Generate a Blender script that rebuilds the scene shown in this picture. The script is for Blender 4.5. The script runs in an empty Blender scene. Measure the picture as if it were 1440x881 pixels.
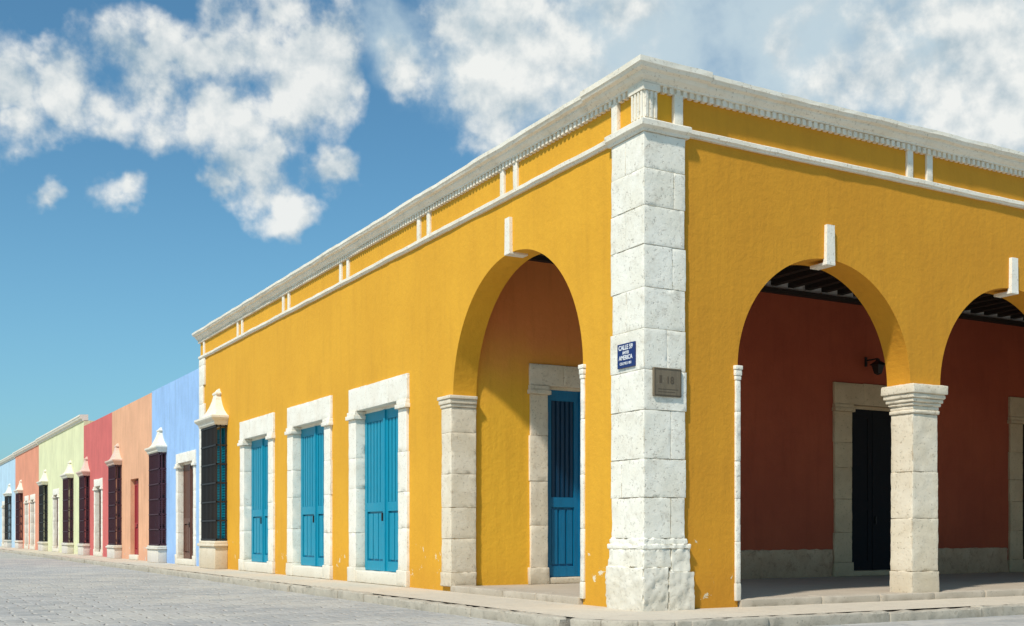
import bpy, math, random
from mathutils import Vector, noise, Matrix
random.seed(7)
scene = bpy.context.scene
COL = scene.collection
WL = {}   # world location of built objects

# ------------------------------------------------------------------ mesh helpers
class MB:
    def __init__(s): s.v=[]; s.f=[]
    def box(s,f,u0,u1,o0,o1,z0,z1):
        b=len(s.v)
        for z in (z0,z1):
            for (u,o) in ((u0,o0),(u1,o0),(u1,o1),(u0,o1)):
                s.v.append(f(u,o,z))
        for q in ((0,1,2,3),(4,5,6,7),(0,1,5,4),(1,2,6,5),(2,3,7,6),(3,0,4,7)):
            s.f.append([b+i for i in q])
    def poly(s,pts):
        b=len(s.v); s.v+=list(pts); s.f.append(list(range(b,b+len(pts))))
    def block(s,f,u0,u1,o0,o1,z0,z1,r=.02,amp=.006,seg=.16,k=5.0,chip=0.0):
        r=min(r,(u1-u0)*.4,(o1-o0)*.4,(z1-z0)*.4)
        def ax(a,b):
            n=max(1,int(round((b-a-2*r)/seg)))
            return [a,a+r*.35]+[a+r+(b-a-2*r)*i/n for i in range(n+1)]+[b-r*.35,b]
        A=(ax(u0,u1),ax(o0,o1),ax(z0,z1)); N=[len(a) for a in A]
        lo=(u0+r,o0+r,z0+r); hi=(u1-r,o1-r,z1-r); idx={}
        def vert(i,j,l):
            key=(i,j,l)
            if key in idx: return idx[key]
            p=Vector((A[0][i],A[1][j],A[2][l]))
            q=Vector([min(max(p[d],lo[d]),hi[d]) for d in range(3)])
            n=(p-q)
            edge=sum(1 for d in range(3) if abs(n[d])>1e-6)
            n.normalize()
            w=Vector(f(*q))
            d=noise.noise(w*k)*amp+noise.noise(w*k*3.1)*amp*.8
            if chip and edge>=2:
                d-=max(0,noise.noise(w*9+Vector((3,1,7)))-.12)*chip
            p2=q+n*(r+d)
            idx[key]=len(s.v); s.v.append(f(*p2)); return idx[key]
        for d in range(3):
            e,g=[x for x in range(3) if x!=d]
            for side in (0,N[d]-1):
                for a in range(N[e]-1):
                    for b in range(N[g]-1):
                        q=[]
                        for (x,y) in ((a,b),(a+1,b),(a+1,b+1),(a,b+1)):
                            key=[0,0,0]; key[d]=side; key[e]=x; key[g]=y
                            q.append(vert(*key))
                        s.f.append(q)
    def loft(s,f,uc,secs,o0=0.0):
        b=len(s.v)
        for (w,d,z) in secs:
            for (u,o) in ((uc-w,o0),(uc+w,o0),(uc+w,d),(uc-w,d)): s.v.append(f(u,o,z))
        n=len(secs)
        for i in range(n-1):
            for j in range(4):
                s.f.append([b+i*4+j,b+i*4+(j+1)%4,b+i*4+4+(j+1)%4,b+i*4+4+j])
        s.f.append([b,b+1,b+2,b+3]); s.f.append([b+(n-1)*4+j for j in range(4)])
    def build(s,name,mat,parent=None,smooth=False,label=None,category=None,kind=None,group=None):
        import bmesh
        xs=[v[0] for v in s.v]; ys=[v[1] for v in s.v]; zs=[v[2] for v in s.v]
        org=Vector(((min(xs)+max(xs))/2,(min(ys)+max(ys))/2,min(zs)))
        me=bpy.data.meshes.new(name)
        me.from_pydata([tuple(Vector(v)-org) for v in s.v],[],s.f)
        bm=bmesh.new(); bm.from_mesh(me)
        bmesh.ops.recalc_face_normals(bm,faces=bm.faces); bm.to_mesh(me); bm.free()
        if smooth:
            for p in me.polygons: p.use_smooth=True
            try: me.set_sharp_from_angle(angle=math.radians(50))
            except Exception: pass
        me.materials.append(mat)
        ob=bpy.data.objects.new(name,me); COL.objects.link(ob)
        WL[ob.name]=org.copy()
        if parent: ob.parent=parent; ob.location=org-WL[parent.name]
        else: ob.location=org
        if label: ob["label"]=label
        if category: ob["category"]=category
        if kind: ob["kind"]=kind
        if group: ob["group"]=group
        return ob

def empty(name,loc,label,category,group=None):
    e=bpy.data.objects.new(name,None); COL.objects.link(e); e.location=loc; e.empty_display_size=.3
    WL[e.name]=Vector(loc); e["label"]=label; e["category"]=category
    if group: e["group"]=group
    return e

FL=lambda u,o,z:(-o,u,z)              # street facade, outward -x
FR=lambda u,o,z:(u,-o,z)              # arcade facade, outward -y
BW=5.62
FB=lambda u,o,z:(u,BW-o,z)            # inner arcade wall
W3=lambda x,y,z:(x,y,z)

def wall_panel(mb,f,u0,u1,z0,z1,th,ops,caps=True):
    def col(a,b,ba,bb,ta,tb):
        for o in (0,-th):
            mb.poly([f(a,o,ba),f(b,o,bb),f(b,o,tb),f(a,o,ta)])
    cur=u0
    for op in sorted(ops,key=lambda q:q[1]):
        a,b=op[1],op[2]
        n=max(1,int((a-cur)/1.0))
        for i in range(n):
            col(cur+(a-cur)*i/n,cur+(a-cur)*(i+1)/n,z0,z0,z1,z1)
        if op[0]=='rect':
            zb,zt=op[3],op[4]
            col(a,b,zt,zt,z1,z1)
            mb.poly([f(a,0,zt),f(b,0,zt),f(b,-th,zt),f(a,-th,zt)])
            if zb>z0:
                col(a,b,z0,z0,zb,zb); mb.poly([f(a,0,zb),f(b,0,zb),f(b,-th,zb),f(a,-th,zb)])
        else:
            zb,zt=z0,op[3]; c=(a+b)/2; r=(b-a)/2; N=56; P=[]
            for i in range(N+1):
                t=math.pi*(1-i/N); P.append((c+r*math.cos(t),zt+r*math.sin(t)))
            for i in range(N):
                (ua,za),(ub,zb2)=P[i],P[i+1]
                col(ua,ub,za,zb2,z1,z1)
                mb.poly([f(ua,0,za),f(ub,0,zb2),f(ub,-th,zb2),f(ua,-th,za)])
        for u in (a,b):
            mb.poly([f(u,0,zb),f(u,-th,zb),f(u,-th,zt),f(u,0,zt)])
        cur=b
    col(cur,u1,z0,z0,z1,z1)
    if caps:
        for u in (u0,u1): mb.poly([f(u,0,z0),f(u,-th,z0),f(u,-th,z1),f(u,0,z1)])
        mb.poly([f(u0,0,z1),f(u1,0,z1),f(u1,-th,z1),f(u0,-th,z1)])

# ------------------------------------------------------------------ materials
def mat_base(name):
    m=bpy.data.materials.new(name); m.use_nodes=True
    nt=m.node_tree; b=nt.nodes["Principled BSDF"]; return m,nt,b
def N(nt,t,**kw):
    n=nt.nodes.new(t)
    for k,v in kw.items(): setattr(n,k,v)
    return n
def nz(nt,vec,scale,detail=5,rough=.6,dist=0):
    n=N(nt,'ShaderNodeTexNoise'); n.inputs['Scale'].default_value=scale
    n.inputs['Detail'].default_value=detail; n.inputs['Roughness'].default_value=rough
    n.inputs['Distortion'].default_value=dist; nt.links.new(vec,n.inputs['Vector']); return n.outputs['Fac']
def mathn(nt,op,a,b=None,c=None,clamp=False):
    m=N(nt,'ShaderNodeMath',operation=op); m.use_clamp=clamp
    for i,x in enumerate((a,b,c)):
        if x is None: continue
        if isinstance(x,(int,float)): m.inputs[i].default_value=x
        else: nt.links.new(x,m.inputs[i])
    return m.outputs[0]
def mixc(nt,fac,a,b,mode='MIX'):
    m=N(nt,'ShaderNodeMix',data_type='RGBA',blend_type=mode)
    if isinstance(fac,(int,float)): m.inputs[0].default_value=fac
    else: nt.links.new(fac,m.inputs[0])
    for i,x in ((6,a),(7,b)):
        if isinstance(x,tuple): m.inputs[i].default_value=(*x,1)
        else: nt.links.new(x,m.inputs[i])
    return m.outputs[2]
def mapr(nt,v,a,b,c=0,d=1,smooth=True):
    m=N(nt,'ShaderNodeMapRange'); m.interpolation_type='SMOOTHSTEP' if smooth else 'LINEAR'
    nt.links.new(v,m.inputs[0])
    for i,x in enumerate((a,b,c,d)): m.inputs[i+1].default_value=x
    return m.outputs[0]
def bump(nt,b,h,strength,dist=.02):
    n=N(nt,'ShaderNodeBump'); n.inputs['Strength'].default_value=strength; n.inputs['Distance'].default_value=dist
    nt.links.new(h,n.inputs['Height']); nt.links.new(n.outputs[0],b.inputs['Normal'])
def pos(nt):
    g=N(nt,'ShaderNodeNewGeometry'); return g.outputs['Position']
def scaled(nt,vec,s):
    m=N(nt,'ShaderNodeMapping'); m.inputs['Scale'].default_value=s; nt.links.new(vec,m.inputs[0]); return m.outputs[0]
def sep(nt,v):
    s=N(nt,'ShaderNodeSeparateXYZ'); nt.links.new(v,s.inputs[0]); return s.outputs

def plaster(name,c1,c2,flake=None,dirt=.25,second=None,upper=None):
    m,nt,b=mat_base(name); p=pos(nt)
    col=mixc(nt,mapr(nt,nz(nt,p,.7,3,.6),.3,.7),c1,c2)
    z=sep(nt,p)
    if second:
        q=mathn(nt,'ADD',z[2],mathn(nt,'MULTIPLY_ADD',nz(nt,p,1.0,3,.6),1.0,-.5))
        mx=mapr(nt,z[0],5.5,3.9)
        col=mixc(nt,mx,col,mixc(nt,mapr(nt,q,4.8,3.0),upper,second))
    streak=nz(nt,scaled(nt,p,(3,3,.35)),1.6,3,.6)
    col=mixc(nt,mapr(nt,streak,.46,.8,0,dirt),col,mixc(nt,1.0,col,(.66,.62,.56),'MULTIPLY'))
    fine=nz(nt,p,9,4,.7)
    col=mixc(nt,mapr(nt,fine,.35,.75,0,.16),col,mixc(nt,1.0,col,(1.22,1.22,1.6),'MULTIPLY'))
    foot=mathn(nt,'MULTIPLY_ADD',streak,1.0,z[2])
    col=mixc(nt,mapr(nt,foot,1.2,.5,0,.4),col,mixc(nt,1.0,col,(.70,.66,.8),'MULTIPLY'))
    if flake:
        fm=mathn(nt,'SUBTRACT',nz(nt,p,3.2,6,.72,.4),mapr(nt,z[2],.3,2.3,0,.20))
        col=mixc(nt,mapr(nt,fm,.625,.64),col,flake)
    nt.links.new(col,b.inputs['Base Color']); b.inputs['Roughness'].default_value=.9
    bump(nt,b,mathn(nt,'ADD',fine,mathn(nt,'MULTIPLY',streak,.8)),.35,.03)
    return m
def stone(name,c1,c2,dark,amt=.6,b_s=.6,thr=.55):
    m,nt,b=mat_base(name); p=pos(nt)
    col=mixc(nt,mapr(nt,nz(nt,p,1.6,3,.65),.3,.7),c1,c2)
    g=nz(nt,p,4.5,7,.78,.3)
    col=mixc(nt,mapr(nt,g,thr,thr+.2,0,amt),col,dark)
    pits=nz(nt,p,24,3,.7)
    col=mixc(nt,mapr(nt,pits,.58,.70,0,.55),col,tuple(x*.7 for x in dark))
    z=sep(nt,p)[2]
    foot=mathn(nt,'ADD',z,mathn(nt,'MULTIPLY',g,.9))
    col=mixc(nt,mapr(nt,foot,1.3,.5,0,.45),col,dark)
    nt.links.new(col,b.inputs['Base Color']); b.inputs['Roughness'].default_value=.92
    h=mathn(nt,'SUBTRACT',g,mapr(nt,pits,.56,.72,0,.4))
    bump(nt,b,h,b_s,.022)
    return m
def painted(name,c,var=.3,rough=.45,scale=5):
    m,nt,b=mat_base(name); p=pos(nt)
    g=nz(nt,scaled(nt,p,(4,4,.6)),scale,4,.7)
    col=mixc(nt,mapr(nt,g,.35,.75,0,var),c,tuple(x*.5 for x in c))
    g2=nz(nt,p,14,3,.7)
    col=mixc(nt,mapr(nt,g2,.58,.72,0,var*.5),col,tuple(min(1,x*1.4+.03) for x in c))
    nt.links.new(col,b.inputs['Base Color']); b.inputs['Roughness'].default_value=rough
    bump(nt,b,g,.25,.01); return m

YEL=(.73,.362,.018)
M_yel=plaster('yellow_plaster',YEL,(.68,.33,.015),flake=(.72,.62,.44))
M_yelshade=plaster('shaded_yellow_plaster',(.64,.285,.013),(.59,.255,.011),flake=(.66,.56,.38))  # same yellow plaster, shade of the arcade side put into its colour
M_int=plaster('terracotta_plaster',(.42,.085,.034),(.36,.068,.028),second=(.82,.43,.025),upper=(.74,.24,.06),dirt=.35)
M_white=stone('white_stone',(.88,.83,.72),(.81,.75,.62),(.50,.43,.33),.50,.5,.50)
M_flat=stone('limewashed_stone',(.87,.82,.71),(.82,.75,.63),(.56,.47,.34),.50,.35,.52)
M_trim=stone('white_trim_stone',(.84,.78,.66),(.78,.70,.56),(.50,.40,.27),.45,.35,.52)
M_cream=stone('cream_stone',(.66,.50,.31),(.56,.41,.25),(.34,.24,.14),.5,.5)
M_col=stone('column_stone',(.79,.69,.54),(.71,.60,.44),(.44,.34,.22),.55,.5,.52)
M_wains=stone('wainscot_plaster',(.66,.46,.29),(.54,.35,.21),(.28,.15,.08),.7,.6,.47)
M_floor=stone('portico_floor_stone',(.62,.53,.41),(.54,.46,.35),(.30,.24,.18),.5,.3)
M_blue=painted('turquoise_door_paint',(.0,.26,.39),.3)
M_bluedark=painted('deep_blue_door_paint',(.0,.15,.30),.35)
M_blueup=painted('navy_slat_paint',(.0,.035,.085),.35)
M_tealback=painted('shaded_teal_paint',(.0,.13,.21),.3)
M_bluelou=painted('blue_shutter_paint',(.0,.23,.30),.3)
M_black=painted('dark_interior_paint',(.006,.006,.008),.3,.95)  # near-black stands in for unlit interior seen through doorways and slats
M_iron=painted('iron_paint',(.02,.016,.014),.3,.55)
M_redgr=painted('dark_red_paint',(.055,.012,.02),.3,.6)
M_wood=painted('dark_beam_wood',(.022,.014,.010),.4,.8)
M_ceil=plaster('ceiling_plaster',(.86,.84,.78),(.78,.76,.70),dirt=.3)
M_brown=painted('brown_door_paint',(.13,.05,.03),.3)
M_red=painted('red_door_paint',(.36,.02,.03),.3)

def road_mat():
    m,nt,b=mat_base('road_pavers'); p=pos(nt)
    w=N(nt,'ShaderNodeVectorMath',operation='ADD')
    nn=N(nt,'ShaderNodeTexNoise'); nn.inputs['Scale'].default_value=1.2; nn.inputs['Detail'].default_value=4; nt.links.new(p,nn.inputs['Vector'])
    sc=N(nt,'ShaderNodeVectorMath',operation='SCALE'); sc.inputs['Scale'].default_value=.34; nt.links.new(nn.outputs['Color'],sc.inputs[0])
    nt.links.new(p,w.inputs[0]); nt.links.new(sc.outputs[0],w.inputs[1])
    br=N(nt,'ShaderNodeTexBrick'); br.inputs['Scale'].default_value=1.0
    br.inputs['Brick Width'].default_value=.50; br.inputs['Row Height'].default_value=.32
    br.inputs['Mortar Size'].default_value=.03; br.inputs['Mortar Smooth'].default_value=.8
    br.inputs['Color1'].default_value=(.45,.43,.40,1); br.inputs['Color2'].default_value=(.32,.315,.30,1)
    br.inputs['Mortar'].default_value=(.52,.48,.42,1); nt.links.new(w.outputs[0],br.inputs['Vector'])
    g=nz(nt,p,.45,5,.65); col=mixc(nt,mapr(nt,g,.42,.66,0,.75),br.outputs['Color'],(.54,.50,.43))
    g2=nz(nt,p,6,5,.75); col=mixc(nt,mapr(nt,g2,.48,.70,0,.45),col,(.22,.21,.20))
    nt.links.new(col,b.inputs['Base Color']); b.inputs['Roughness'].default_value=.85
    h=mathn(nt,'ADD',mathn(nt,'MULTIPLY',br.outputs['Fac'],-.8),mathn(nt,'MULTIPLY',g2,1.3))
    bump(nt,b,h,.8,.035); return m
M_road=road_mat()
M_side=stone('sidewalk_concrete',(.74,.65,.51),(.67,.59,.46),(.42,.35,.27),.55,.3,.49)
M_kerb=stone('kerb_stone',(.62,.55,.44),(.54,.47,.37),(.28,.24,.18),.6,.5,.48)
M_ground=stone('earth',(.45,.40,.32),(.38,.34,.27),(.25,.21,.17))

# ------------------------------------------------------------------ ground
mb=MB(); mb.poly([(-900,-900,-.17),(900,-900,-.17),(900,900,-.17),(-900,900,-.17)])
mb.build('ground',M_ground,kind='structure')
mb=MB()
mb.poly([(-20,-60,-.14),(80,-60,-.14),(80,220,-.14),(-20,220,-.14)])
mb.build('road',M_road,kind='structure')
KW=1.62; R=1.1
arc=[(-KW+R-R*math.cos(a),-KW+R-R*math.sin(a)) for a in [math.pi/2*i/14 for i in range(15)]]
def off(d):
    c=(-KW+R,-KW+R); out=[]
    for (x,y) in arc:
        vx,vy=x-c[0],y-c[1]; l=math.hypot(vx,vy); out.append((c[0]+vx*(l-d)/l,c[1]+vy*(l-d)/l))
    return out
inner=off(.2)
mb=MB()
pts=[(.3,96),(-KW+.2,96)]+inner+[(24,-KW+.2),(24,.3),(.3,.3)]
mb.poly([(x,y,-.004) for x,y in pts])
mb.build('sidewalk',M_side,kind='structure')
mb=MB(); y=-KW+R
while y<96:
    L=random.uniform(.9,2.2); mb.block(W3,-KW+random.uniform(-.025,.025),-KW+.205,y+.002,y+L-.002,-.2,random.uniform(-.018,.006),r=.022,amp=.02,seg=.10 if y<40 else .5,chip=.10); y+=L
x=-KW+R
while x<24:
    L=random.uniform(.9,2.2); mb.block(W3,x+.002,x+L-.002,-KW+random.uniform(-.025,.025),-KW+.205,-.2,random.uniform(-.018,.006),r=.022,amp=.02,seg=.10,chip=.10); x+=L
for i in range(4):
    am=math.pi/2*i/4+math.pi/8; cx=-KW+R
    def fa(u,o,z,am=am,cx=cx):
        dx,dy=-math.cos(am),-math.sin(am); return (cx+dx*o-dy*u,cx+dy*o+dx*u,z)
    mb.block(fa,-.212,.212,R-.21,R+.0,-.2,.0,r=.022,amp=.012,seg=.10,chip=.06)
mb.build('kerb',M_kerb,smooth=True,kind='structure')

# ------------------------------------------------------------------ generic elements
def door(parent,f,a,b,zt,jw,recess,mleaf,mst,zth=.25,lint=.5,surround=True,proj=.05,detail=True,lab=None,z0=0.0,mup=None,flat=False,plain=False):
    mb=MB(); zb=zth
    mid=(a+b)/2; zr=zb+(zt-zb)*.40
    mb.box(f,a,b,-recess-.06,-recess,zb,zt)
    if detail:
        t=.05 if not plain else .02
        for (l,r) in ((a+.01,mid-.012),(mid+.012,b-.01)):
            for (p,q) in ((l,l+.12),(r-.12,r)): mb.box(f,p,q,-recess,-recess+t,zb+.01,zt-.01)
            for (p,q) in ((zb+.01,zb+.2),(zr-.09,zr+.09),(zt-.2,zt-.01)): mb.box(f,l+.12,r-.12,-recess,-recess+t-.002,p,q)
            if plain: continue
            n=3; w=(r-l-.24)/n
            for i in range(n): mb.box(f,l+.12+w*i+.022,l+.12+w*(i+1)-.022,-recess,-recess+t*.55,zb+.24,zr-.13)
        if not plain: mb.box(f,mid-.035,mid+.035,-recess,-recess+.08,zb+.01,zt-.01)
    d=mb.build('door',mleaf,parent,label=lab)
    if detail:
        if not plain:
            mb=MB(); mb2=MB()
            for (l,r) in ((a+.01,mid-.012),(mid+.012,b-.01)):
                n=5; w=(r-l-.24)/n
                mb2.box(f,l+.122,r-.122,-recess+.001,-recess+.005,zr+.092,zt-.202)
                for i in range(n): mb.box(f,l+.12+w*i+.022,l+.12+w*(i+1)-.022,-recess+.006,-recess+.035,zr+.092,zt-.202)
            mb.build('door_slats',mup or mleaf,d)
            mb2.build('door_upper_panel',M_tealback if mleaf is M_blue else (M_blueup if mleaf is M_bluedark else M_black),d)
        mb=MB(); mb.box(f,mid+.06,mid+.09,-recess+t,-recess+t+.05,zb+1.0,zb+1.16)
        mb.build('handle',M_iron,d)
    if surround:
        mb=MB(); sg=.10 if detail else .5; am=.005; rr=.006; ch=.05 if detail else 0
        gp=.0015
        for (l,r,sd) in ((a-jw,a,-1),(b,b+jw,1)):
            z=z0; base=.3
            mb.block(f,l-.03,r+.02,-recess,proj+.03,z,z+base,r=.012,amp=am*2,seg=sg,chip=ch)
            z+=base; top=zt-.12
            n=max(1,int(round((top-z)/.7))); cuts=[z]+[z+(top-z)*i/n+random.uniform(-.1,.1) for i in range(1,n)]+[top]
            for i in range(n):
                e=random.uniform(-.018,.018)*(0 if flat else 1)
                mb.block(f,(l+e if sd<0 else l),(r if sd<0 else r+e),-recess,proj+random.uniform(-.003,.003),cuts[i]+gp,cuts[i+1]-gp,r=rr,amp=am,seg=sg,chip=ch)
            mb.block(f,l-.04,r+.04,-recess,proj+.055,top+.002,top+.08,r=rr,amp=am*.6,seg=sg,chip=ch)
            mb.block(f,l-.02,r+.02,-recess,proj+.028,top+.082,top+.16,r=rr,amp=am*.6,seg=sg)
        zl=zt+.045
        cs=[a-jw-.01,a+(b-a)*.22,a+(b-a)*.75,b+jw+.01]
        for i in range(3):
            mb.block(f,cs[i]+gp,cs[i+1]-gp,-recess,proj+random.uniform(-.002,.003),zl,zt+lint+random.uniform(-.008,.008),r=rr,amp=am,seg=sg,chip=ch)
        mb.box(f,a-.01,b+.01,-recess-.05,-recess+.04,zt-.02,zl+.02)
        mb.build('door_surround',mst,d,smooth=True)
    mb=MB(); mb.block(f,a+.0,b-.0,-recess-.03,.06,z0,zth,r=.02,amp=.01,seg=.2)
    mb.build('doorstep',mst,d,smooth=True)
    return d

def grille_window(parent,f,a,b,zb,zt,dep,mshut,mgr,mst,mhood,hood_h=1.1,sp=.15,detail=True,ov=1.0):
    uc=(a+b)/2; hw=(b-a)/2
    mb=MB()
    mb.box(f,a+.1,b-.1,-.16,-.1,zb,zt)
    if detail:
        n=int((zt-zb-.3)/.075)
        for s in ((a+.16,uc-.05),(uc+.05,b-.16)):
            mb.box(f,s[0]-.05,s[0],-.1,-.05,zb,zt); mb.box(f,s[1],s[1]+.05,-.1,-.05,zb,zt)
            for i in range(n):
                z=zb+.1+i*.075; mb.poly([f(s[0],-.1,z+.05),f(s[1],-.1,z+.05),f(s[1],-.06,z),f(s[0],-.06,z)])
    w=mb.build('window',mshut,parent)
    mb=MB(); t=.018
    n=max(4,int((b-a)/sp))
    for i in range(n+1):
        u=a+.04+(b-a-.08)*i/n; mb.box(f,u-t,u+t,dep-.06,dep-.06+2*t,zb+.02,zt)
    for u in (a+.04,b-.04):
        for o in (.02,dep*.5): mb.box(f,u-t,u+t,o,o+2*t,zb+.02,zt)
    for i in range(7):
        z=zb+.04+(zt-zb-.1)*i/6
        mb.box(f,a+.022,b-.022,dep-.07,dep-.015,z,z+.04)
        for u in (a+.04,b-.04): mb.box(f,u-.02,u+.02,0,dep-.07,z,z+.04)
    mb.build('grille',mgr,w)
    mb=MB(); sg=.2 if detail else .6
    mb.block(f,a-.02,b+.02,0,dep+.02,0,zb*.82,r=.015,amp=.006,seg=sg)
    mb.block(f,a-.07,b+.07,0,dep+.07,zb*.82+.002,zb*.93,r=.015,amp=.005,seg=sg)
    mb.block(f,a-.03,b+.03,0,dep+.03,zb*.93+.002,zb+.02,r=.015,amp=.005,seg=sg)
    mb.build('sill',mst,w,smooth=True)
    mb=MB(); h=hood_h
    S=[(hw,dep,0),(hw+.03*ov,dep+.04*ov,.04),(hw+.04*ov,dep+.05*ov,.09),(hw+.11*ov,dep+.12*ov,.15),(hw+.13*ov,dep+.14*ov,.18),(hw+.13*ov,dep+.14*ov,.23),
       (hw+.0,dep+.0,.26),(hw-.16,dep-.06,.33),(hw*.60,dep*.72,.42),(hw*.40,dep*.6,.54),(hw*.26,dep*.48,.68),(hw*.17,dep*.4,.82),
       (hw*.23,dep*.46,.84),(hw*.23,dep*.46,.88),(hw*.12,dep*.3,.92),(hw*.08,dep*.2,.97),(.015,.02,1.0)]
    mb.loft(f,uc,[(w_,d_,zt+z_*h) for (w_,d_,z_) in S])
    mb.build('window_hood',mhood,w)
    return w

# ------------------------------------------------------------------ yellow building
YB=empty('yellow_building',(0,0,0),'yellow colonial corner building with white stone trim and arched arcade','building')
TH=.45; YE=22.7; XE=18.5; ZT=6.98
DO=[(7.8,9.95),(11.83,13.95),(15.85,17.95)]; DZ=3.45
LA=(1.47,5.57,3.33)
mb=MB()
wall_panel(mb,FL,0,YE,-.1,ZT,TH,[('arch',)+LA]+[('rect',a-.1,b+.1,.1,DZ+.12) for a,b in DO]+[('rect',19.85,21.25,.75,4.0)])
mb.build('street_wall',M_yel,YB)
AR=[(1.54+3.99*i,4.88+3.99*i,3.24) for i in range(4)]
mb2=MB()
wall_panel(mb2,FR,TH,XE,3.24,ZT,TH,[('arch',)+a for a in AR])
mb2.box(FR,TH,1.54,-TH,0,-.1,3.24); mb2.box(FR,AR[-1][1],XE,-TH,0,-.1,3.24)
mb2.build('arcade_wall',M_yelshade,YB)
ID=[(1.90,3.4),(9.42,11.0),(14.95,16.5)]
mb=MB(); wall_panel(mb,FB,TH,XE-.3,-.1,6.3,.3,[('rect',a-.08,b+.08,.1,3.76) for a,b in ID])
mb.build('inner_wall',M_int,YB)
mb=MB(); mb.box(W3,TH,XE,YE-.3,YE-.01,-.1,ZT-.01); mb.box(W3,XE-.3,XE-.002,TH,YE-.3,-.1,ZT-.01)
mb.build('side_wall',M_yel,YB)
mb=MB(); mb.box(W3,TH+.003,XE-.3,TH+.003,YE-.31,6.32,6.55); mb.build('roof',M_ceil,YB)
mb=MB(); mb.box(W3,TH,XE-.3,.47,BW,6.24,6.318); mb.build('ceiling',M_wood,YB)
mb=MB(); mb.box(W3,.04,XE-.1,.04,BW,-.1,.085)
mb.build('portico_floor',M_floor,YB)
x=1.56
while x<XE-1.7:
    L=random.uniform(1.0,1.6); mb=MB(); mb.block(FR,x+.002,min(x+L,XE)-.002,-.35,.05+random.uniform(-.01,.01),-.05,.1,r=.015,amp=.008,seg=.1,chip=.05); x+=L
    mb.build('portico_step',M_floor,YB,smooth=True)
y_=1.5
while y_<5.5:
    L=random.uniform(.9,1.3); mb=MB(); mb.block(FL,y_+.002,min(y_+L,5.56)-.002,-.35,.06+random.uniform(-.01,.01),-.05,.1,r=.015,amp=.008,seg=.1,chip=.05); y_+=L
    mb.build('portico_step',M_floor,YB,smooth=True)
bm0=None; x=.75
while x<XE-.5:
    if bm0 is None:
        mb=MB(); mb.box(W3,x,x+.15,TH+.02,BW-.014,6.02,6.235); bm0=mb.build('ceiling_beam',M_wood,YB); bx=x
    else:
        c=bm0.copy(); c.parent=YB; c.location=bm0.location+Vector((x-bx,0,0)); COL.objects.link(c)
    x+=.46
mb=MB(); mb.box(W3,TH+.01,XE-.31,BW-.13,BW-.003,5.86,5.95); mb.build('wall_plate',M_wood,YB)
mb=MB(); mb.box(W3,TH+.01,XE-.31,BW-.012,BW+.01,5.952,6.238); mb.build('white_plaster_band',M_ceil,YB)
for seg in ((4.2,8.88),(11.5,14.45)):
    mb=MB(); mb.block(FB,seg[0],seg[1],-.02,.035,.07,.66,r=.02,amp=.022,seg=.07,k=3,chip=.16)
    mb.build('wainscot',M_wains,YB,smooth=True)
# cornice ---------------------------------------------------------------
def cornice(prof,ya,xb,name,mat,dent=None,wob=.01):
    mb=MB()
    n=max(2,int(ya/.2))
    P=[('L',ya*(1-i/n)) for i in range(n)]+[('C',0)]
    m=max(2,int(xb/.2)); P+=[('R',xb*(i+1)/m) for i in range(m)]
    rows=[]
    for (t,d) in P:
        r=[]
        for k,(o,z) in enumerate(prof):
            if t=='L': p=Vector((-o,d,z))
            elif t=='R': p=Vector((d,-o,z))
            else: p=Vector((-o,-o,z))
            q=(noise.noise(Vector((p.x*1.1,p.y*1.1,z*3)))+.8*noise.noise(Vector((p.x*5,p.y*5,z*5))))*wob; q2=(noise.noise(Vector((p.x*1.3+9,p.y*1.3,z*3)))+.8*noise.noise(Vector((p.x*4+9,p.y*4,z*5))))*wob
            if o>0.01:
                if t!='R': p.x+=q
                if t!='L': p.y+=q
                p.z+=q2
            r.append(len(mb.v)); mb.v.append(tuple(p))
        rows.append(r)
    K=len(prof)
    for a,b in zip(rows[:-1],rows[1:]):
        for k in range(K-1): mb.f.append([a[k],a[k+1],b[k+1],b[k]])
    mb.f.append(rows[0]); mb.f.append(rows[-1][::-1])
    if dent:
        w,g,o,z0,z1=dent
        y=.02
        while y<ya-.05: mb.box(FL,y,y+w,-.01,o,z0,z1); y+=w+g
        x=.02
        while x<xb-.05: mb.box(FR,x,x+w,-.01,o,z0,z1); x+=w+g
    return mb.build(name,mat,YB)
PC=[(-.3,6.735),(.03,6.735),(.03,6.80),(.08,6.80),(.085,6.82),(.12,6.85),(.14,6.875),(.145,6.90),(.20,6.915),(.22,6.95),(.23,6.96),(.23,7.015),(.17,7.035),(-.3,7.045)]
cornice(PC,YE+.12,XE,'cornice',M_trim,dent=(.058,.052,.066,6.715,6.797),wob=.013)
PB=[(-.2,6.83),(.10,6.83),(.145,6.86),(.165,6.89),(.17,6.905),(.23,6.92),(.25,6.955),(.262,6.965),(.262,7.035),(.20,7.06),(-.2,7.065)]
cornice(PB,1.15,.90,'corner_cornice',M_trim,wob=.013)
PS=[(-.05,6.215),(.04,6.215),(.05,6.235),(.07,6.25),(.07,6.30),(.05,6.315),(-.05,6.315)]
cornice(PS,YE,XE,'string_course',M_trim,wob=.010)
PS2=[(-.04,6.17),(.08,6.17),(.09,6.205),(.13,6.235),(.13,6.305),(.10,6.325),(-.04,6.327)]
cornice(PS2,.74,.66,'pillar_capital',M_trim,wob=.009)
def strip(f,u,w=.12,o=.04):
    mb=MB(); mb.block(f,u-w/2,u+w/2,-.02,o,6.318,6.734,r=.006,amp=.004,seg=.1); mb.build('frieze_strip',M_trim,YB,smooth=True)
for c in (3.55,6.7,10.65,14.5,18.4,):
    strip(FL,c-.2); strip(FL,c+.22)
strip(FL,22.2)
strip(FL,.62,.13,.06); strip(FR,.50,.14,.06)
for c in (5.04,9.1,13.1): strip(FR,c-.2); strip(FR,c+.22)
mb=MB()
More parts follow.
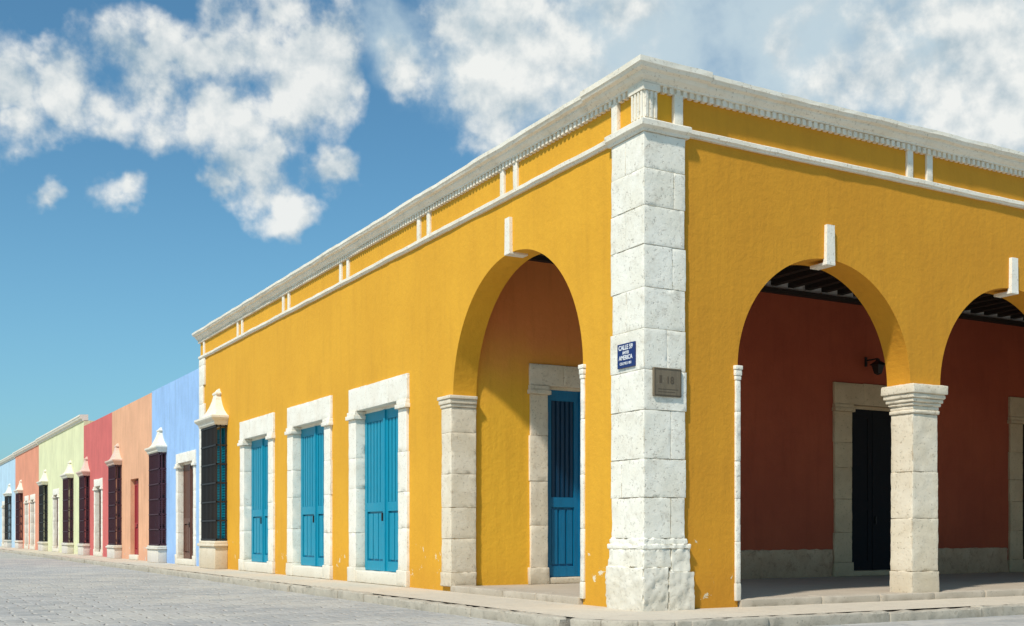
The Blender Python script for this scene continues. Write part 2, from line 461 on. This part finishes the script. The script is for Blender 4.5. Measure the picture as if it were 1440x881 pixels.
mb.block(W3,-.055,.16,-.055,.23,6.328,6.745,r=.010,amp=.005,seg=.08)
for i in range(3): mb.box(FR,-.04+i*.07,-.005+i*.07,.04,.075,6.36,6.69)
for i in range(4): mb.box(FL,-.035+i*.068,-.0+i*.068,.04,.075,6.36,6.69)
mb.box(W3,-.085,.18,-.085,.25,6.70,6.79)
mb.build('corner_block',M_trim,YB)
# corner pillar
mb=MB()
zs=[.93,1.46,1.96,2.59,3.11,3.64,4.17,4.72,5.22,5.70,6.168]
for i in range(len(zs)-1):
    worn=1.0+max(0,(2.6-zs[i])/1.6)*.9
    K=dict(r=.007,amp=.0042*worn,seg=.05,k=5,chip=.06*worn)
    z0,z1=zs[i]+.002,zs[i+1]-.002
    ex=random.uniform(-.02,.025); ey=random.uniform(-.02,.025); p=.06+random.uniform(-.003,.003)
    wx,wy=.605+ex,.68+ey
    if i%2==0:
        sx=.34+random.uniform(-.05,.1)
        mb.block(W3,-p,sx,-p,wy,z0,z1,**K)
        mb.block(W3,sx+.002,wx,-p+random.uniform(0,.004),.3,z0,z1,**K)
    else:
        sy=.42+random.uniform(-.1,.1)
        mb.block(W3,-p,wx,-p,sy,z0,z1,**K)
        mb.block(W3,-p+random.uniform(0,.004),.3,sy+.002,wy,z0,z1,**K)
mb.build('corner_pillar',M_white,YB,smooth=True)
mb=MB()
K2=dict(r=.014,amp=.022,seg=.035,k=6,chip=.16)
mb.block(W3,-.10,.67,-.10,.73,.79,.855,**K2)
mb.block(W3,-.075,.64,-.075,.70,.845,.932,**K2)
mb.block(W3,-.09,.36,-.09,.72,.55,.80,**K2)
mb.block(W3,.355,.68,-.09,.4,.49,.80,**K2)
mb.block(W3,-.115,.30,-.115,.74,-.02,.56,**K2)
mb.block(W3,.295,.73,-.115,.4,-.02,.50,**K2)
mb.build('pillar_base',M_white,YB,smooth=True)
mb=MB(); z=0
while z<6.15:
    h=min(random.uniform(.4,.6),6.2-z); w=.45 if int(z*2)%2 else .62
    mb.block(FL,YE-w,YE-.005,-.02,.05,z+.002,z+h-.002,r=.008,amp=.006,seg=.15); z+=h
mb.build('end_quoin',M_white,YB,smooth=True)
def keystone(f,c,z0,z1):
    mb=MB(); b=len(mb.v)
    secs=[(.082,z0),(.072,z1)]
    for (w,z) in secs:
        for (u,o) in ((c-w,-.02),(c+w,-.02),(c+w,.055),(c-w,.055)): mb.v.append(f(u,o,z))
    for j in range(4): mb.f.append([b+j,b+(j+1)%4,b+4+(j+1)%4,b+4+j])
    mb.f.append([b,b+1,b+2,b+3]); mb.f.append([b+4+j for j in range(4)])
    mb.block(f,c-.085,c+.085,-.28,.058,z0-.028,z0+.015,r=.006,amp=.003,seg=.1)
    mb.build('keystone',M_flat,YB)
keystone(FL,3.57,5.375,5.92)
for a in AR: keystone(FR,(a[0]+a[1])/2,4.845,5.39)
def pilaster(f,l,r,d0,proj,zs,mat,name='arch_pilaster',cap=1.0):
    mb=MB(); am=.006*cap; ch=.06*cap
    z=.08; mb.block(f,l-.02*cap,r+.02*cap,d0,proj+.02*cap,z,.32,r=.012,amp=am*2,seg=.07,chip=ch); z=.322
    while z<zs-.25:
        h=random.uniform(.5,.8); h=zs-.2-z if zs-.2-z-h<.3 else h
        mb.block(f,l+random.uniform(-.003,.003),r+random.uniform(-.003,.003),d0,proj+random.uniform(-.002,.002),z+.001,z+h-.001,r=.006,amp=am,seg=.07,chip=ch); z+=h
    mb.block(f,l-.02*cap,r+.02*cap,d0,proj+.02*cap,z+.002,z+.06,r=.010,amp=am*.5,seg=.1)
    mb.block(f,l-.04*cap,r+.04*cap,d0,proj+.04*cap,z+.062,z+.14,r=.012,amp=am*.5,seg=.1)
    mb.block(f,l-.06*cap,r+.06*cap,d0,proj+.06*cap,z+.142,zs,r=.010,amp=am*.5,seg=.1)
    mb.build(name,mat,YB,smooth=True)
pilaster(FL,5.54,5.92,-.43,.05,3.36,M_col)
pilaster(FL,1.42,1.50,-.43,.03,3.36,M_white,cap=.4)
pilaster(FR,1.49,1.57,-.43,.03,3.27,M_white,cap=.4)
for i in range(3):
    c=(AR[i][1]+AR[i+1][0])/2; mb=MB(); z=.085
    KC=dict(r=.008,amp=.008,seg=.05,k=5,chip=.10)
    mb.block(FR,c-.297,c+.297,-.43,.012,z,.42,**KC); z=.422
    e0=.014
    while z<2.78:
        h=random.uniform(.55,.85); h=2.8-z if 2.8-z-h<.35 else h
        mb.block(FR,c-.272-e0,c+.272+e0,-.42,.0+random.uniform(-.003,.003),z+.001,z+h-.001,**KC); z+=h; e0=max(-.004,e0-.007)
    col=mb.build('column',M_col,YB,smooth=True)
    mb=MB()
    for (e,z0,z1) in ((.022,2.803,2.86),(.012,2.861,2.92),(.035,2.921,2.97),(.06,2.971,3.03),(.085,3.031,3.10),(.11,3.101,3.238)):
        mb.block(FR,c-.272-e,c+.272+e,-.42-e,e,z0,z1,r=.014,amp=.006,seg=.06,chip=.05)
    mb.build('capital',M_col,col,smooth=True)
for a,b in DO: door(YB,FL,a,b,DZ,.40,.20,M_blue,M_flat,zth=.24,lint=.52)
door(YB,FB,ID[0][0],ID[0][1],3.6,.36,.1,M_bluedark,M_col,zth=.2,lint=.42,z0=.085,mup=M_blueup,lab='deep blue door with dark slatted upper half')
door(YB,FB,ID[1][0],ID[1][1],3.68,.5,.16,M_black,M_cream,zth=.2,lint=.5,z0=.085,plain=True)  # leaf painted near-black as the dark inside of an open doorway
door(YB,FB,ID[2][0],ID[2][1],3.68,.45,.16,M_black,M_cream,zth=.2,lint=.5,z0=.085,plain=True)  # another open doorway, its inner darkness put into the leaf colour
grille_window(YB,FL,19.72,21.4,.76,4.02,.34,M_bluelou,M_iron,M_col,M_trim,hood_h=1.1)

# ------------------------------------------------------------------ signs, lantern
def text_obj(s,size,place,name,mat,parent,bold=.012):
    cu=bpy.data.curves.new(name,'FONT'); cu.body=s; cu.size=size; cu.align_x='CENTER'; cu.align_y='CENTER'; cu.extrude=.002; cu.offset=bold*size
    t=bpy.data.objects.new('tmp',cu); COL.objects.link(t)
    dg=bpy.context.evaluated_depsgraph_get(); me=bpy.data.meshes.new_from_object(t.evaluated_get(dg))
    bpy.data.objects.remove(t)
    m=MB(); m.v=[place(v.co.x,v.co.y,v.co.z) for v in me.vertices]; m.f=[list(p.vertices) for p in me.polygons]
    return m.build(name,mat,parent)
M_sign=painted('blue_enamel',(.012,.025,.13),.15,.3)
M_lett=painted('white_enamel',(.75,.75,.75),.1,.4)
M_bronze=painted('bronze_plate',(.19,.145,.09),.6,.6)
M_bronzel=painted('bronze_letters',(.095,.068,.04),.2,.6)
mb=MB(); mb.block(FL,.11,.50,.06,.09,3.17,3.49,r=.006,amp=0,seg=.2)
sg=mb.build('street_sign',M_sign,label='small dark blue enamel street name sign on the corner pillar',category='sign')
def PLx(yc,zc): return lambda a,b,c:(-.092-c,yc-a*.9,zc+b)
for s,sz,zc in (('CALLE 59',.086,3.433),('ANTES',.054,3.365),('AMERICA',.080,3.30),('CD.2 MZ.1 051',.046,3.225)):
    text_obj(s,sz,PLx(.305,zc),'lettering',M_lett,sg,.025)
mb=MB(); mb.block(FR,.07,.52,.06,.095,2.77,3.14,r=.008,amp=0,seg=.2)
pq=mb.build('wall_plaque',M_bronze,label='weathered bronze commemorative plaque on the corner pillar',category='plaque')
mb=MB()
for (a,b,c,d) in ((.085,.505,2.785,2.791),(.085,.505,3.119,3.125),(.085,.091,2.791,3.119),(.499,.505,2.791,3.119)): mb.box(FR,a,b,.09,.099,c,d)
mb.build('plaque_border',M_bronzel,pq)
PR=lambda xc,zc:(lambda a,b,c:(xc+a,-.096-c,zc+b))
text_obj('18',.13,PR(.33,2.98),'lettering',M_bronzel,pq,.01)
mb=MB()
for i in range(2): mb.box(FR,.14,.46-.05*i,.09,.097,2.86-.035*i,2.867-.035*i)
mb.box(FR,.16,.20,.09,.097,2.94,3.04)
mb.build('plaque_relief',M_bronzel,pq)
mb=MB(); lx=9.86; lz=4.36; LS=.62
def fl(u,o,z): return (lx+u*LS,BW-.35+o*LS,lz+(z-lz)*LS)
for (w,z) in ((.02,lz-.03),(.09,lz+.02),(.15,lz+.30),(.20,lz+.31),(.17,lz+.35),(.05,lz+.46),(.05,lz+.5),(.01,lz+.54)):
    for (u,o) in ((-w,-w),(w,-w),(w,w),(-w,w)): mb.v.append(fl(u,o,z))
for i in range(7):
    for j in range(4): mb.f.append([i*4+j,i*4+(j+1)%4,i*4+4+(j+1)%4,i*4+4+j])
mb.f.append([0,1,2,3]); mb.f.append([28,29,30,31])
ln=mb.build('wall_lantern',M_iron,label='black iron lantern on a bracket above the dark inner doorway',category='lantern')
mb=MB(); mb.box(W3,lx-.015,lx+.015,BW-.35,BW-.005,lz+.31,lz+.34); mb.box(W3,lx-.03,lx+.03,BW-.03,BW-.004,lz+.2,lz+.4)
mb.build('bracket',M_iron,ln)

# ------------------------------------------------------------------ row of painted houses
M_sill=plaster('sill_plaster',(.74,.68,.56),(.66,.60,.48))
M_pinkhood=plaster('salmon_trim',(.74,.55,.44),(.68,.48,.37))
def house(name,label,y0,y1,h,c,doors,wins,corn=None):
    e=empty(name,(0,(y0+y1)/2,0),label,'house',group='painted townhouses lining the street')
    m=plaster(name+'_plaster',c,tuple(x*.86 for x in c),dirt=.5,flake=(.62,.58,.52))
    mb=MB(); y0+=.004
    wall_panel(mb,FL,y0,y1,-.1,h,.3,[('rect',a-(.08 if su else 0),b+(.08 if su else 0),.08,zt+.05) for (a,b,zt,_,su) in doors]+[('rect',a+.12,b-.12,zb,zt) for (a,b,zb,zt,*_) in wins])
    mb.box(W3,.303,9,y0,y1,-.1,h-.35)
    mb.box(W3,.31,9,y0,y0+.25,h-.34,h-.003); mb.box(W3,.31,9,y1-.25,y1,h-.34,h-.003)
    mb.build('wall',m,e)
    for (a,b,zt,ml,su) in doors:
        door(e,FL,a,b,zt,.27,.2,ml,M_flat,zth=.18,lint=.36,surround=su,proj=.03,detail=(y0<45),flat=True)
    for (a,b,zb,zt,mg,hh) in wins:
        grille_window(e,FL,a,b,zb,zt,.28,mg,mg,M_sill,M_trim if not hh else hh,hood_h=.9,detail=(y0<45),sp=.17,ov=.7)
    if corn:
        mb=MB()
        P=[(-.2,h-.02),(.05,h-.02),(.06,h+.05),(.13,h+.09),(.16,h+.17),(.18,h+.19),(.18,h+.26),(-.2,h+.28)]
        for y in (y0,y1):
            for (o,z) in P: mb.v.append((-o,y,z))
        k=len(P)
        for i in range(k): mb.f.append([i,(i+1)%k,k+(i+1)%k,k+i])
        mb.f.append(list(range(k))); mb.f.append(list(range(k,2*k)))
        mb.build('cornice',corn,e)
    return e
house('blue_house','light blue house with white hooded window and brown door',22.7,29.5,6.0,(.34,.53,.80),
      [(23.5,25.5,3.2,M_brown,True)],[(27.2,28.8,.55,3.72,M_redgr,None)])
house('salmon_house','salmon orange house with a red door and barred window',29.5,37.1,5.97,(.82,.43,.24),
      [(31.8,33.3,3.0,M_red,False)],[(35.0,36.5,.5,3.7,M_redgr,M_pinkhood)])
house('crimson_house','crimson pink house with barred window and dark door',37.1,44.2,5.97,(.66,.145,.125),
      [(39.5,41.0,3.0,M_brown,True)],[(42.5,43.9,.5,3.6,M_redgr,M_pinkhood)])
house('lime_house','pale lime green house with white cornice and barred windows',44.2,60.3,6.25,(.78,.77,.45),
      [(52.3,54.0,3.0,M_brown,True)],[(47.2,49.0,.5,3.7,M_redgr,None),(56.4,58.2,.5,3.7,M_iron,None)],corn=M_trim)
house('coral_house','coral red house with white cornice and white window frames',60.3,72.6,6.2,(.78,.31,.18),
      [(62.2,64.0,3.0,M_brown,True),(65.4,66.8,3.0,M_brown,True)],[(68.2,70.0,.5,3.6,M_redgr,None)],corn=M_trim)
house('pale_blue_house','pale sky blue house with white cornice at the street end',72.6,94,6.15,(.50,.68,.78),
      [(79,81,3.0,M_brown,True),(84,86,3.,M_brown,True)],[(75,77,.5,3.6,M_iron,None),(88,90,.5,3.6,M_iron,None)],corn=M_trim)

# ------------------------------------------------------------------ light and sky
EL=math.radians(50); hx,hy=-.88,-.475
l=math.hypot(hx,hy); hx/=l; hy/=l
sd=Vector((hx*math.cos(EL),hy*math.cos(EL),math.sin(EL)))
sun=bpy.data.lights.new('sun','SUN'); sun.energy=4.1; sun.angle=math.radians(3.0); sun.color=(1,.95,.87)
so=bpy.data.objects.new('sun',sun); COL.objects.link(so); so.rotation_euler=sd.to_track_quat('Z','Y').to_euler(); so.location=(-10,-10,30)
w=bpy.data.worlds.new('World'); scene.world=w; w.use_nodes=True; nt=w.node_tree
bg=nt.nodes['Background']
sky=N(nt,'ShaderNodeTexSky',sky_type='NISHITA'); sky.sun_disc=False; sky.sun_elevation=EL; sky.sun_rotation=math.atan2(hx,hy)
sky.air_density=1.0; sky.dust_density=1.0; sky.ozone_density=1.5
tc=N(nt,'ShaderNodeTexCoord'); D0=tc.outputs['Generated']
wn=N(nt,'ShaderNodeTexNoise'); wn.inputs['Scale'].default_value=16; wn.inputs['Detail'].default_value=4; wn.inputs['Roughness'].default_value=.62; nt.links.new(D0,wn.inputs['Vector'])
wm=N(nt,'ShaderNodeVectorMath',operation='MULTIPLY_ADD'); nt.links.new(wn.outputs['Color'],wm.inputs[0]); wm.inputs[1].default_value=(.055,.055,.055); wm.inputs[2].default_value=(-.0275,-.0275,-.0275)
wa=N(nt,'ShaderNodeVectorMath',operation='ADD'); nt.links.new(D0,wa.inputs[0]); nt.links.new(wm.outputs[0],wa.inputs[1]); D=wa.outputs[0]
def pdir(px,py):
    a=(px-720)/1612; z=(750-py)/1612
    return Vector((.8719*a+.4897,-.4897*a+.8719,z)).normalized()
blobs=[(20,125,72,1.05),(100,118,62,1.05),(200,128,66,1.1),(20,178,40,.9),(235,60,42,.85),(150,135,50,.95),(55,80,40,.8),
 (370,70,72,1.05),(440,105,76,1.1),(335,165,62,1.05),(385,10,50,1),(490,120,40,.9),(300,75,45,.9),
 (360,250,54,1.05),(325,265,38,1),(412,287,40,1.0),(375,212,40,.9),(170,258,46,.85),(65,266,32,.9),(468,233,42,.9),(565,92,46,.9),
 (690,95,90,1.0),(790,70,95,1.0),(870,30,90,.9),(740,20,90,.9),(640,50,60,.8),
 (1230,110,80,1.1),(1330,130,100,1.15),(1420,140,105,1.15),(1400,50,120,1),(1270,30,100,.85),(1540,120,130,1.1),(1100,60,90,.6)]
hazeb=[(900,60,200,1),(1100,60,220,1),(1300,80,220,1),(700,60,120,.9),(560,60,90,.7),(1450,60,220,1)]
def acc(lst,vec,wd,cur=None):
    for (px,py,r,pk) in lst:
        dn=N(nt,'ShaderNodeVectorMath',operation='DISTANCE'); nt.links.new(vec,dn.inputs[0]); dn.inputs[1].default_value=pdir(px,py)
        v=mathn(nt,'MULTIPLY_ADD',dn.outputs['Value'],-1612/(r*wd),pk)
        cur=v if cur is None else mathn(nt,'MAXIMUM',cur,v)
    return cur
cur=acc(blobs,D,1.15)
hz=acc(hazeb,D,1.0)
n1=nz(nt,D0,15,8,.58)
v_=N(nt,'ShaderNodeTexVoronoi'); v_.inputs['Scale'].default_value=34; nt.links.new(D,v_.inputs['Vector'])
v1=mathn(nt,'MULTIPLY_ADD',v_.outputs['Distance'],-.5,.25)
a2=N(nt,'ShaderNodeVectorMath',operation='ADD'); nt.links.new(D0,a2.inputs[0]); a2.inputs[1].default_value=(-.006,-.003,.014)
n1s=nz(nt,a2.outputs[0],15,5,.58)
dens=mathn(nt,'ADD',mathn(nt,'MAXIMUM',cur,-1.2),mathn(nt,'ADD',mathn(nt,'MULTIPLY_ADD',n1,2.4,-1.22),v1))
mask=mapr(nt,dens,.02,.72)
sh=mathn(nt,'MULTIPLY',mathn(nt,'SUBTRACT',n1,n1s),3.4)
shade=mathn(nt,'ADD',sh,mapr(nt,dens,.1,1.2,.46,.80),clamp=True)
ccol=mixc(nt,shade,(.40,.51,.58),(.90,.91,.88))
skc=mixc(nt,1.0,sky.outputs[0],(.070,.117,.126),'MULTIPLY')
zc=sep(nt,D0)[2]
haze=mapr(nt,zc,.34,.0,0,.35)
skc=mixc(nt,haze,skc,(.27,.54,.74))
hm=mathn(nt,'ADD',mathn(nt,'MAXIMUM',hz,-.6),mathn(nt,'MULTIPLY_ADD',n1,1.6,-.8))
skc=mixc(nt,mapr(nt,hm,-.25,.8,0,.85),skc,(.60,.72,.77))
fin=mixc(nt,mathn(nt,'MULTIPLY',mask,.93),skc,ccol)
nt.links.new(fin,bg.inputs['Color']); bg.inputs['Strength'].default_value=1.0

# ------------------------------------------------------------------ camera
cam=bpy.data.cameras.new('camera'); co=bpy.data.objects.new('camera',cam); COL.objects.link(co)
cam.sensor_width=36; cam.lens=1612/1440*36; cam.shift_y=(750-440.5)/1440; cam.clip_end=3000
co.location=(-8.745,-12.063,1.0); co.rotation_euler=(math.radians(90),0,-math.atan2(.4897,.8719))
scene.camera=co
scene.view_settings.view_transform='Standard'; scene.view_settings.look='None'; scene.view_settings.exposure=0
